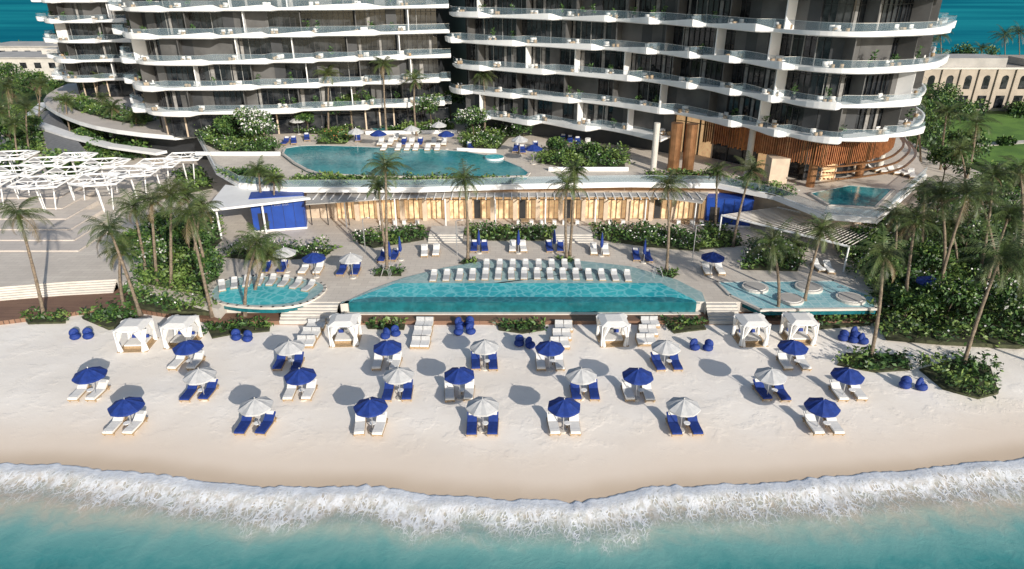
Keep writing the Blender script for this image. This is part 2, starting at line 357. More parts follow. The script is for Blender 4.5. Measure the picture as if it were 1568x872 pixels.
def seamat():
    m,nt,bs=newmat('sea_water'); v=coords(nt); vs=coords(nt,(1,.5,1))
    at=N(nt,'ShaderNodeAttribute'); at.attribute_name='sd'; sd=at.outputs['Fac']
    sp=N(nt,'ShaderNodeSeparateXYZ'); L(nt,v,sp.inputs[0])
    n1=noisen(nt,v,.22,5,.6,.5); n2=noisen(nt,v,1.1,5,.6,1.); n3=noisen(nt,v,6,4,.6); n5=noisen(nt,vs,2.2,5,.65,.6)
    dd=math_(nt,'ADD',math_(nt,'MULTIPLY',sd,.45),math_(nt,'MULTIPLY',math_(nt,'SUBTRACT',35.,sp.outputs['Y']),.55))
    isfar=mr(nt,sp.outputs['Y'],100.,110.); dd=math_(nt,'ADD',dd,math_(nt,'MULTIPLY',isfar,400.))
    dn=math_(nt,'ADD',dd,math_(nt,'MULTIPLY',math_(nt,'SUBTRACT',n1,.5),4.))
    r=N(nt,'ShaderNodeValToRGB'); L(nt,mr(nt,dn,0,9,smooth=False),r.inputs[0]); e=r.color_ramp.elements
    e[0].position=0; e[0].color=(.56,.46,.35,1); e[1].position=1; e[1].color=(.02,.17,.17,1)
    for p,c in ((.32,(.52,.45,.35,1)),(.46,(.4,.47,.39,1)),(.6,(.2,.42,.38,1)),(.8,(.065,.29,.28,1))):
        x=e.new(p); x.color=c
    col=mix(nt,mr(nt,n2,.35,.7,0,.3),r.outputs[0],(.17,.4,.37))
    fr_=mix(nt,mr(nt,noisen(nt,coords(nt,(.004,.02,1)),1,4),.35,.65),(.006,.15,.21),(.015,.26,.3))
    col=mix(nt,isfar,col,fr_)
    dist=N(nt,'ShaderNodeMix',data_type='VECTOR'); dist.inputs[0].default_value=.35
    nn=N(nt,'ShaderNodeTexNoise'); nn.inputs['Scale'].default_value=1.3; nn.inputs['Detail'].default_value=6; L(nt,vs,nn.inputs['Vector'])
    L(nt,vs,dist.inputs[4]); L(nt,nn.outputs['Color'],dist.inputs[5])
    def lace(sc):
        w=N(nt,'ShaderNodeTexVoronoi',feature='DISTANCE_TO_EDGE'); w.inputs['Scale'].default_value=sc; L(nt,dist.outputs[1],w.inputs['Vector']); return w.outputs['Distance']
    f=mr(nt,math_(nt,'ADD',sd,math_(nt,'MULTIPLY',math_(nt,'SUBTRACT',n1,.5),5.5)),.0,5.,1,0)
    th=math_(nt,'MULTIPLY',math_(nt,'MULTIPLY',f,f),.22)
    l1=mr(nt,math_(nt,'SUBTRACT',lace(2.6),th),-.03,.06,1,0); l2=mr(nt,math_(nt,'SUBTRACT',lace(7.),th),-.04,.07,1,0)
    lc=math_(nt,'MULTIPLY',math_(nt,'MAXIMUM',math_(nt,'MULTIPLY',l1,.75),math_(nt,'MULTIPLY',l2,.9)),mr(nt,f,.0,.45))
    lc=math_(nt,'MULTIPLY',lc,mr(nt,n5,.35,.6,.25,1))
    fr=mr(nt,math_(nt,'ADD',sd,math_(nt,'MULTIPLY',math_(nt,'SUBTRACT',n5,.5),2.8)),.35,1.5,1,0)
    fr=math_(nt,'MULTIPLY',fr,mr(nt,n2,.3,.55,.85,1))
    foam=math_(nt,'MAXIMUM',fr,lc); foam=math_(nt,'MULTIPLY',foam,mr(nt,n3,.25,.5,.8,1))
    milk=math_(nt,'MULTIPLY',mr(nt,f,.1,.9),.3); col=mix(nt,milk,col,(.7,.67,.6))
    col=mix(nt,foam,col,(.95,.96,.97)); L(nt,col,bs.inputs['Base Color'])
    L(nt,mr(nt,isfar,0,1,mr(nt,foam,0,.6,.14,.8),.7),bs.inputs['Roughness'])
    L(nt,mr(nt,isfar,0,1,.4,.0),bs.inputs['Specular IOR Level'])
    hb=math_(nt,'ADD',math_(nt,'MULTIPLY',n2,.6),math_(nt,'ADD',math_(nt,'MULTIPLY',n3,.18),math_(nt,'MULTIPLY',foam,.35)))
    bump(nt,bs,hb,.4,.13); return m
sxs=np.concatenate([[-3000,-1000,-300,-120],np.arange(-70,70.01,.2),[120,300,1000,3000]])
ts=np.concatenate([np.arange(0,3,.12),np.arange(3,12,.3),[13,15,20,30,60,150,500,3000]])
edge=shore(sxs)+np.array([.5*noise.noise((x*.28,1,0))+.34*abs(noise.noise((x*.9,5,0)))+.16*noise.noise((x*2.6,9,0)) for x in sxs])
X=np.repeat(sxs[None],len(ts),0); T=np.repeat(ts[:,None],len(sxs),1); Y=edge[None]-T
Z=-.255+.03*np.minimum(T,.5)+.12*np.exp(-((T-1.0)/.7)**2)*np.array([1+.8*noise.noise((x*.4,2,0)) for x in sxs])[None]+.06*np.exp(-((T-3.4)/.7)**2)
Z[0]-=.06
sea=gridmesh('sea',X,Y,Z,{'sd':T},seamat())
xb=np.array([-4000,-760,-300,0,300,760,4000.]); yb=np.array([240,300,600,1500,9000.]); X,Y=np.meshgrid(xb,yb)
gridmesh('sea',X,Y,X*0-.3,{'sd':X*0+80},sea.data.materials[0])
# ---------- deck, boardwalk, steps
mb=MB()
lf=PP(DK,(-120,452),(0,440),(100,432),(178,428))
front=lf+[P(215,440,DK),P(335,474,DK)]
y0=57.6
pl=[(p[0],p[1]) for p in front]+[(-27,y0),(33,y0),(37,62),(47,66),(75,72),(110,80),(110,100),(72,100),(72,135),(-120,135),(-90,90)]
mb.prism(pl,-.5,DK,'offwhite','pave'); mb.obj('pool_deck_paving')
mb=MB()
for i in range(5):
    off=.22*(i+1); a=[(p[0],p[1]+.3) for p in lf]+[(p[0],p[1]-off) for p in lf[::-1]]
    mb.prism(a,-.3,DK-.17*(i+1),'offwhite')
mb.obj('plaza_steps')
mb=MB()
b1=PP(.4,(-140,462),(0,455),(100,449),(180,442),(215,446),(338,480)); b2=PP(.4,(338,492),(205,474),(120,477),(0,492),(-140,502))
mb.prism([(p[0],p[1]) for p in b1]+[(34,y0-.02),(40,61),(39,59),(33,55.7)]+[(p[0],p[1]) for p in b2],-.4,.4,'deck'); mb.obj('timber_boardwalk')
mb=MB()
for i in range(6):
    a=P(-60,300+i*14,DK); b=P(120+i*6,296+i*14,DK)
    mb.box(((a[0]+b[0])/2,(a[1]+b[1])/2,DK+.12*(6-i)/2),(abs(b[0]-a[0]),7.5-i*.1,.12*(6-i)),'pave2')
mb.obj('plaza_stairs')
for (u0,u1,v0,v1) in((655,712,352,372),(852,903,352,372)):
    mb=MB(); a=P(u0,v1,DK); b=P(u1,v0,DK)
    for i in range(4): mb.box(((a[0]+b[0])/2,a[1]+.45*i+(b[1]-a[1]-.45*i)/2,DK+.06*(i+1)),(b[0]-a[0],b[1]-a[1]-.45*i,.12*(i+1)),'offwhite')
    mb.obj('stone_steps')
# ---------- pools
def pool(name,poly,z0,z1,top,rim=True,wall='poolwall'):
    mb=MB(); mb.prism([(p[0],p[1]) for p in poly],z0,z1,wall,top)
    if rim:
        n=len(poly)
        for i in range(n):
            a=Vector(poly[i][:2]); b=Vector(poly[(i+1)%n][:2]); d=b-a
            if d.length<.01: continue
            c=(a+b)/2; mb.box((c.x,c.y,z1-.08),(d.length+.2,.28,.22),'offwhite',math.atan2(d.y,d.x))
    return mb
def smoothpoly(poly,it=2):
    poly=[Vector(p[:2]) for p in poly]
    for _ in range(it):
        o=[]
        for i in range(len(poly)):
            a=poly[i];b=poly[(i+1)%len(poly)]; o+= [a.lerp(b,.25),a.lerp(b,.75)]
        poly=o
    return [(p.x,p.y) for p in poly]
mb=MB()
z=DK+.12
shelf=PP(z,(521,466),(570,443),(620,425),(680,410),(745,399),(885,399),(965,408),(1035,428),(1075,448),(1082,466)); shelf=[(p[0],p[1]) for p in shelf]
mb.prism([(-15.9,57.45)]+shelf+[(18.1,57.45)],.2,z,'offwhite','poolshelf'); 
w=PP(z+.01,(538,459),(606,434),(1012,434),(1062,459)); w=[(p[0],p[1]) for p in w]
mb.prism([(-15.3,57.25)]+w+[(17.3,57.25)],.3,z+.02,'poolwall','pool')
a=w[0];b=w[-1]
mb.prism([(-15.2,57.27),(a[0]+.2,a[1]-.1),(a[0]+2,a[1]+.55),(b[0]-2,b[1]+.55),(b[0]-.2,b[1]-.1),(17.2,57.27)],DK,z+.027,'poolwall','pooldeep')
mb.box((1.0,57.2,z-.04),(33.2,.06,.06),'poolwall')
mb.box((1.0,57.13,.38),(33.5,.5,.25),'offwhite')
for sx_ in(-1,1):
    for k in range(3): mb.tube([(1+sx_*(14.3+k*.0),64-.5*k,z),(1+sx_*14.0,64-.5*k,z+.9),(1+sx_*13.5,63.7-.5*k,z+.9),(1+sx_*13.3,63.6-.5*k,z)],.03,'metal',5)
mb.obj('infinity_swimming_pool')
mb=pool('p',smoothpoly(PP(z,(318,456),(330,434),(372,421),(470,426),(505,438),(478,462),(430,472),(350,468))),.9,z,'poolshelf')
mb.prism(smoothpoly(PP(z,(332,455),(345,440),(400,433),(462,440),(476,452),(455,464),(400,468),(345,465))),1,z+.02,'poolwall','pool'); mb.obj('leisure_pool')
mb=pool('p',PP(z,(1098,432),(1275,430),(1338,455),(1342,472),(1165,474),(1118,452)),.9,z,'poolpale')
for u,v,r in((1156,442,1.25),(1210,460,1.2),(1238,442,1.3),(1302,459,1.3)):
    p=P(u,v,z); cs=[(p[0]+r*math.cos(t*math.pi/12),p[1]+r*math.sin(t*math.pi/12)) for t in range(24)]
    mb.prism(cs,z-.1,z+.22,'offwhite'); cs=[(p[0]+r*.8*math.cos(t*math.pi/12),p[1]+r*.8*math.sin(t*math.pi/12)) for t in range(24)]
    mb.prism(cs,z,z+.26,'white','concrete')
mb.obj('play_pool')
for u0,u1 in((437,520),(1078,1125)):
    a=P(u0,478,.4); b=P(u1,478,.4); mb=MB()
    for i in range(6): mb.box(((a[0]+b[0])/2,57.6-.38*(5-i)*.8-.2+1,.4+.085*(i+1)-.2),(b[0]-a[0],2.6,.17*(i+1)-.0+.2),'offwhite')
    mb.obj('stone_steps')
# ---------- furniture meshes
def lounger(cush):
    mb=MB()
    mb.box((0,-.05,.22),(.78,2.0,.09),'teak')
    for x in(-.33,.33):
        for y in(-.9,.75): mb.box((x,y,.09),(.08,.08,.18),'teak')
    mb.box((0,-.38,.33),(.7,1.3,.13),cush)
    mb.box((0,.62,.53),(.7,.84,.13),cush,0,math.radians(32))
    mb.box((0,.70,.40),(.68,.05,.42),'teak',0,math.radians(-25))
    mb.box((0,.83,.74),(.5,.26,.12),'fabric_white' if cush!='fabric_white' else 'fabric_grey',0,math.radians(32))
    mb.box((0,-.78,.41),(.7,.35,.03),cush)
    return mb.mesh('sun_lounger')
LB=lounger('fabric_blue'); LW=lounger('fabric_white'); LG=lounger('fabric_grey')
def umbrella(c,closed=False):
    mb=MB(); mb.tube([(0,0,0),(0,0,2.75)],.035,'metal',6); mb.tube([(0,0,0),(0,0,.1)],.32,'offwhite',12)
    if closed:
        mb.tube([(0,0,1.0),(0,0,1.3),(0,0,2.1),(0,0,2.75)],[.1,.2,.14,.03],c,8); return mb.mesh('closed_parasol')
    n=8; R=1.2; top=(0,0,2.7); vs=[top]
    for j,(r,zz) in enumerate(((.45,2.54),(R,2.14))):
        for k in range(n*2):
            rr=r*(1 if k%2==0 else (.935)); a=math.pi*k/n+.2; vs.append((rr*math.cos(a),rr*math.sin(a),zz+(.0 if k%2==0 else -.04)))
    m=n*2; fs=[(0,1+k,1+(k+1)%m) for k in range(m)]+[(1+k,1+m+k,1+m+(k+1)%m,1+(k+1)%m) for k in range(m)]
    o=len(vs)
    for k in range(m): x,y,zz=vs[1+m+k]; vs.append((x*1.0,y*1.0,zz-.13))
    fs+=[(1+m+k,o+k,o+(k+1)%m,1+m+(k+1)%m) for k in range(m)]
    mb.add(vs,fs,c)
    for k in range(n):
        a=math.pi*2*k/n+.2; mb.tube([(0,0,2.2),(R*.55*math.cos(a),R*.55*math.sin(a),2.39)],.012,'metal',4)
        mb.tube([(0,0,2.67),(R*.98*math.cos(a),R*.98*math.sin(a),2.1)],.014,'metal',4)
    mb.sphere((0,0,2.77),(.05,.05,.08),'metal',6,4)
    return mb.mesh('beach_umbrella')
UB=umbrella('fabric_blue'); UW=umbrella('fabric_grey'); UC=umbrella('fabric_blue',True)
def put_umb(u,v,me,z=0,sc=1,name='beach_umbrella'):
    p=P(u,v,z+2.35*sc); put(name,me,(p[0],p[1],z-.01),random.uniform(0,.7),sc)
def put_l(u,v,me,z=0,rz=0,sc=1.0): 
    p=P(u,v,z+.3); put('sun_lounger',me,(p[0],p[1],z),rz,sc)
rows=[(618,651,[(192,1),(391,0),(567,1),(739,0),(864,1),(1047,0),(1260,1)]),
(571,600,[(136,1),(305,0),(459,1),(610,0),(703,1),(890,0),(977,1),(1181,0),(1299,1)]),
(528,555,[(287,1),(443,0),(593,1),(742,0),(842,1),(1020,0),(1215,1)])]
for uv,lv,lst in rows:
    for u,b in lst:
        put_umb(u,uv+random.uniform(-1,1),UB if b else UW)
        s=15.8*(lv+50)/700
        for sg in(-1,1): put_l(u+(5 if u in(890,) else 0)+sg*s+random.uniform(-1,1),lv+random.uniform(-1,1),LW if b else LB,0,sg*math.radians(-2)+random.uniform(-.07,.07)+(-.05 if u<400 else 0.03))
tb=MB(); tb.tube([(0,0,0),(0,0,.4)],.05,'teak',6); tb.tube([(0,0,.38),(0,0,.42)],.24,'white',12); TB=tb.mesh('side_table')
for uv,lv,lst in rows:
    for u,b in lst: p=P(u+3,lv+4,0); put('side_table',TB,(p[0]+.05,p[1],0))
def cabana():
    mb=MB(); W=1.35; HH=2.35
    for x in(-W,W):
        for y in(-W,W):
            mb.box((x,y,HH/2),(.1,.1,HH),'white')
            for dx,dy in((1,0),(0,1)):
                sx=-1 if x>0 else 1; sy=-1 if y>0 else 1
                cx,cy=x+dx*sx*.22,y+dy*sy*.22
                mb.tube([(cx+dx*sx*.28,cy+dy*sy*.28,HH),(cx+dx*sx*.08,cy+dy*sy*.08,1.6),(cx-dx*sx*.06,cy-dy*sy*.06,1.1),(cx,cy,.5),(cx+.05*sx*dx,cy+.05*sy*dy,.05)],[.34,.2,.09,.15,.2],'fabric_white',7)
    for s in(-1,1):
        mb.box((0,s*W,HH),(2*W+.1,.1,.12),'white'); mb.box((s*W,0,HH),(.1,2*W-.1,.12),'white')
    vs=[(-W-.1,-W-.1,HH+.06),(W+.1,-W-.1,HH+.06),(W+.1,W+.1,HH+.06),(-W-.1,W+.1,HH+.06),(-.8,-.8,HH+.32),(.8,-.8,HH+.32),(.8,.8,HH+.32),(-.8,.8,HH+.32)]
    mb.add(vs,[(0,1,5,4),(1,2,6,5),(2,3,7,6),(3,0,4,7),(4,5,6,7),(3,2,1,0)],'fabric_white')
    mb.box((0,W-.06,1.4),(2*W-.5,.03,1.8),'fabric_grey')
    mb.box((0,.15,.2),(2.1,1.9,.3),'teak'); mb.box((0,.1,.42),(2.0,1.8,.16),'fabric_white')
    for x in(-.6,0,.6): mb.box((x,.85,.62),(.5,.2,.35),'fabric_blue' if x else 'fabric_white',0,-.3)
    mb.box((0,0,.03),(2*W+.3,2*W+.3,.06),'teak')
    return mb.mesh('beach_cabana')
CB=cabana()
for u,v in((212,529),(282,524),(530,521),(937,521),(1147,521),(1220,519)):
    p=P(u,v,0); put('beach_cabana',CB,(p[0],p[1],-.0),random.uniform(-.06,.06),.84)
def daybed():
    mb=MB(); mb.box((0,0,.2),(1.9,1.5,.22),'teak')
    for x in(-.85,.85):
        for y in(-.65,.65): mb.box((x,y,.06),(.1,.1,.12),'teak')
    mb.box((-.46,-.12,.4),(.88,1.2,.2),'fabric_white'); mb.box((.46,-.12,.4),(.88,1.2,.2),'fabric_white')
    mb.box((0,.64,.5),(1.9,.14,.5),'teak'); mb.box((-.46,.5,.66),(.85,.2,.4),'fabric_grey',0,-.25); mb.box((.46,.5,.66),(.85,.2,.4),'fabric_grey',0,-.25)
    return mb.mesh('daybed')
DB=daybed()
for u,vs in((650,(497,511,527)),(863,(502,515,528)),(995,(496,509,523)),(478,(500,513,526))):
    for i,v in enumerate(vs): p=P(u+(-3*i if u!=478 else -8*i+6),v,.2); put('daybed',DB,(p[0],p[1],0),random.uniform(-.05,.05),.88)
def egg():
    mb=MB(); mb.sphere((0,0,.3),(.5,.5,.34),'fabric_blue',14,9)
    mb.sphere((0,.22,.62),(.44,.24,.46),'fabric_blue',14,9); mb.sphere((0,-.1,.55),(.34,.33,.1),'fabric_blue',12,6)
    mb.sphere((0,-.02,.68),(.2,.1,.13),'fabric_blue',8,6); return mb.mesh('beanbag_chair',True)
EG=egg()
for u,v in((115,515),(135,514),(362,516),(379,518),(590,514),(606,510),(702,508),(721,507),(704,497),(719,496),(795,525),(812,528),(1064,531),(1084,532),(1291,517),(1307,520),(1322,522),(1310,512),(1386,589),(1411,592)):
    p=P(u,v,.3); put('beanbag_chair',EG,(p[0],p[1],0),random.uniform(-.9,.9),.92)
for u,v,c in((408,410,'B'),(433,410,'B'),(524,414,'B'),(545,414,'B'),(586,394,'B'),(604,392,'B'),(650,386,'W'),(668,385,'W'),(726,379,'B'),(742,379,'B'),(785,379,'W'),(801,379,'W'),(841,379,'B'),(858,379,'B'),(909,383,'W'),(927,384,'W'),(974,392,'B'),(992,394,'B'),(1082,413,'W'),(1102,413,'W'),(1269,411,'W'),(1252,408,'W'),(466,412,'W'),(488,412,'W')):
    put_l(u,v,LB if c=='B' else LW,DK,random.uniform(-.1,.1),1.0)
for u,v,me in((435,384,UW),(480,392,UB),(537,393,UW),(1092,391,UB),(1425,428,UB)): put_umb(u,v,me,DK)
for u,v in((612,372),(733,362),(794,362),(849,361),(922,366),(988,376),(596,380)): 
    p=P(u,v,DK+2); put('closed_parasol',UC,(p[0],p[1],DK))
zz=DK+.1
for i in range(16):
    u=664+i*19.8; v=424-3*math.sin((u-664)/300*math.pi); put_l(u,v,LG,zz-.12,random.uniform(-.04,.04),.9)
for i in range(8): put_l(745+i*20,407,LG,zz-.12,random.uniform(-.04,.04),.88)
for i in range(8): put_l(340+i*19,439-9*math.sin(i/7*math.pi),LG,zz-.12,.4-.1*i,.88)
# ---------- upper podium
pod=PP(TZ,(300,205),(330,262),(365,282),(440,289),(640,289),(800,284),(965,281),(1100,283),(1185,300),(1262,330),(1345,336),(1420,268)); pod=[(p[0],p[1]) for p in pod]
bld=empty('beach_club_pavilion')
mb=MB(); mb.prism(pod+[(66,118),(-56,118)],TZ-.5,TZ,'white','pave')
ins=[]
for i,p in enumerate(pod):
    a=Vector(pod[max(0,i-1)]); b=Vector(pod[min(len(pod)-1,i+1)]); t=(b-a).normalized(); n=Vector((-t.y,t.x)); ins.append((p[0]+n.x*2.6,p[1]+n.y*2.6))
mb.prism(ins+[(64,117),(-54,117)],1,TZ-.5,'beige','beige'); mb.obj('podium',bld)
mb=MB()
for i in range(len(pod)-1):
    a=Vector(pod[i]); b=Vector(pod[i+1]); d=b-a; n=Vector((-d.y,d.x)).normalized(); c=(a+b)/2+n*.2; an=math.atan2(d.y,d.x)
    mb.box((c.x,c.y,TZ+.06),(d.length,.2,.12),'white',an); mb.box((c.x,c.y,TZ+.55),(d.length,.03,.86),'rail',an); mb.box((c.x,c.y,TZ+1.0),(d.length,.05,.04),'metal',an)
mb.obj('glass_balustrade',bld)
mb=MB()
x=-22
while x<23:
    y=80.7
    mb.box((x,y,3.2),(.55,.7,3.7),'beige'); mb.box((x+1.4,y+.45,3),(2.3,.08,3.1),'warm')
    mb.box((x+1.4,y,4.85),(2.25,.5,.5),'beige'); mb.box((x+1.4,y+.3,3),(.07,.1,3.1),'frame'); mb.box((x+1.4,y+.3,3.9),(2.3,.1,.07),'frame')
    mb.box((x+.75,y+.3,3),(.05,.08,3.1),'frame'); mb.box((x+2.05,y+.3,3),(.05,.08,3.1),'frame')
    if random.random()<.4: mb.box((x+.9,y+.25,2.7),(.8,.08,2.4),'frame')
    if random.random()<.5:
        mb.box((x+1.2,y-1.6,1.9),(.9,.9,.08),'teak'); mb.box((x+1.2,y-1.6,1.65),(.08,.08,.5),'frame')
        for dx in(-.8,.8): mb.box((x+1.2+dx,y-1.6,1.65),(.45,.45,.5),'fabric_white')
    x+=2.8
mb.obj('restaurant_facade',bld)
mb=MB(); cpy=PP(5.1,(468,313),(600,304),(700,301),(1000,301),(1075,311)); cpy=[(p[0],p[1]) for p in cpy]
mb.prism(cpy+[(24,80.2),(-25,80.2)],4.98,5.1,'concrete')
for i in range(46):
    xx=-23.5+i*1.02; mb.box((xx,78.6,5.14),(.1,2.6,.1),'white')
for xx in range(-20,24,6): mb.tube([(xx,77.9,DK),(xx,77.9,5.0)],.09,'white',8)
mb.obj('entrance_canopy',bld)
mb=MB(); mb.prism([p[:2] for p in PP(5.5,(313,322),(345,283),(440,295),(475,303),(400,312))],5.25,5.5,'white'); 
for u,v in((330,317),(400,309)): p=P(u,v,5.3); mb.tube([(p[0],p[1],DK),(p[0],p[1],5.3)],.12,'white',8)
mb.obj('sail_roof')
def bluebox(name,pa,pb,h,depth,txt):
    a=Vector(pa);b=Vector(pb); d=b-a; an=math.atan2(d.y,d.x); n=Vector((-d.y,d.x,0)).normalized(); c=(a+b)/2+n*depth/2; mb=MB()
    mb.box((c.x,c.y,DK+h/2),(d.length,depth,h),'blue',an); mb.box((c.x,c.y,DK+h+.04),(d.length+.1,depth+.1,.08),'blue',an); mb.box((c.x,c.y,DK+.1),(d.length+.1,depth+.1,.2),'white',an)
    R=Matrix.Rotation(an,3,'Z')
    for i in range(txt):
        o=-d.length*.1+i*.3; q=(a+b)/2+R@Vector((o,-.04,0)); mb.box((q.x,q.y,DK+h*.78),(.04,.05,.26),'metal',an)
        if i%2: 
            q=(a+b)/2+R@Vector((o+.07,-.04,0)); mb.box((q.x,q.y,DK+h*.78+.11),(.12,.05,.04),'metal',an)
        q=(a+b)/2+R@Vector((o+.14,-.04,0)); mb.box((q.x,q.y,DK+h*.78),(.04,.05,.26),'metal',an) if i%3 else None
    # door opening and pilaster joints
    q=(a+b)/2+R@Vector((-d.length*.3,-.02,0)); mb.box((q.x,q.y,DK+1.25),(1.1,.06,2.1),'frame',an)
    for t in(-.12,.1,.3,.48): q=(a+b)/2+R@Vector((d.length*t,-.015,0)); mb.box((q.x,q.y,DK+h/2+.1),(.03,.05,h-.3),'frame',an)
    mb.obj(name)
bluebox('blue_kiosk',P(390,356,DK),P(470,350,DK),4.1,2.6,7)
bluebox('blue_kiosk',P(1078,344,DK),P(1148,349,DK),3.4,2.2,0)
mb=MB()
for u in(478,503,535): p=P(u,345,DK); mb.box((p[0],p[1],DK+1.5),(.1,.1,3),'frame'); mb.box((p[0],p[1]+1,DK+3),(.1,2.2,.1),'frame')
a=P(476,345,DK); b=P(537,345,DK); mb.box(((a[0]+b[0])/2,a[1],DK+3.0),(b[0]-a[0],.12,.12),'frame'); mb.obj('timber_pergola')
mb=MB(); lp=[P(u,v,4.2) for u,v in((1105,330),(1300,378),(1345,352),(1190,318))]
A,B,C,D_=[Vector(p) for p in lp]
for i in range(34):
    t=i/33; a=A.lerp(B,t); b=D_.lerp(C,t); mb.tube([a,b],.055,'offwhite',4)
for e in((A,B),(D_,C)): mb.tube(e,.12,'white',6)
for q in(A,B,C,A.lerp(B,.5)): mb.tube([(q.x,q.y,DK-.3),(q.x,q.y,4.2)],.1,'white',6)
mb.obj('louvre_pergola')
z=TZ+.45
mb=pool('p',smoothpoly(PP(z,(425,229),(470,222),(560,225),(700,230),(760,240),(812,262),(805,272),(500,269),(460,256)),1),TZ-.1,z,'poolup',wall='poolwall'); 
p=P(757,243,z); cs=[(p[0]+1.3*math.cos(t*math.pi/12),p[1]+1.3*math.sin(t*math.pi/12)) for t in range(24)]; mb.prism(cs,z-.1,z+.25,'white','pool'); mb.obj('terrace_infinity_pool')
mb=pool('p',smoothpoly(PP(TZ+.1,(560,190),(630,184),(655,195),(640,204),(575,203)),1),TZ-.1,TZ+.1,'poolup'); mb.obj('terrace_plunge_pool')
mb=pool('p',PP(TZ+.2,(1240,296),(1300,284),(1368,290),(1340,318),(1270,314)),TZ-.1,TZ+.2,'poolup'); mb.obj('terrace_plunge_pool')
for i,u in enumerate((583,598,618,630,643,664,680,606)): put_l(u,219 if i<7 else 212,LW if i not in(2,4) else LB,TZ,0,1.1)
for i,u in enumerate((588,610,624,637,655,670)): put_l(u,227,LW,TZ+.3,0,1.0)
for u,v in((437,218),(450,217),(548,213),(861,214),(873,216),(885,218),(900,220),(902,240),(912,242),(1337,258),(1352,260),(1367,262),(1382,264),(1396,268),(790,229),(800,231),(820,225),(1150,238),(470,212),(720,226)): put_l(u,v,LB if u<900 else LW,TZ,random.uniform(-.3,.3),1.1)
for u,v,me in((579,203,UB),(683,204,UB),(455,183,UW),(796,212,UW),(817,225,UB),(672,190,UW),(630,196,UW),(545,200,UW)): put_umb(u,v,me,TZ)
mb=MB()
for (a,b) in(((840,262),(962,262)),((300,238),(430,238)),((560,206),(700,204)),((700,232),(760,234))):
    pa=Vector(P(*a,TZ)); pb=Vector(P(*b,TZ)); d=pb-pa; c=(pa+pb)/2; mb.box((c.x,c.y,TZ+.25),(d.length,.25,.5),'white',math.atan2(d.y,d.x))
mb.obj('planter_wall')
# ---------- hotel
def resample(pts,step,it=3):
    pts=[Vector(p) for p in pts]
    for _ in range(it):
        o=[pts[0]]
        for i in range(len(pts)-1):
            a,b=pts[i],pts[i+1]; o+=[a.lerp(b,.2),a.lerp(b,.8)]
        o.append(pts[-1]); pts=o
    s=[0]
    for i in range(1,len(pts)): s.append(s[-1]+(pts[i]-pts[i-1]).length)
    n=max(2,int(s[-1]/step)); S=np.linspace(0,s[-1],n+1)
    X=np.interp(S,s,[p.x for p in pts]); Y=np.interp(S,s,[p.y for p in pts]); return np.stack([X,Y],1),S
def normals(l):
    t=np.gradient(l,axis=0); t/=np.linalg.norm(t,axis=1,keepdims=True); return np.stack([t[:,1],-t[:,0]],1)
def wave(x):
    ph=x%1.0; f=lambda q:q*q*(3-2*q)
    return (.6*ph/.88+.4*f(ph/.88)) if ph<.88 else 1-f((ph-.88)/.12)
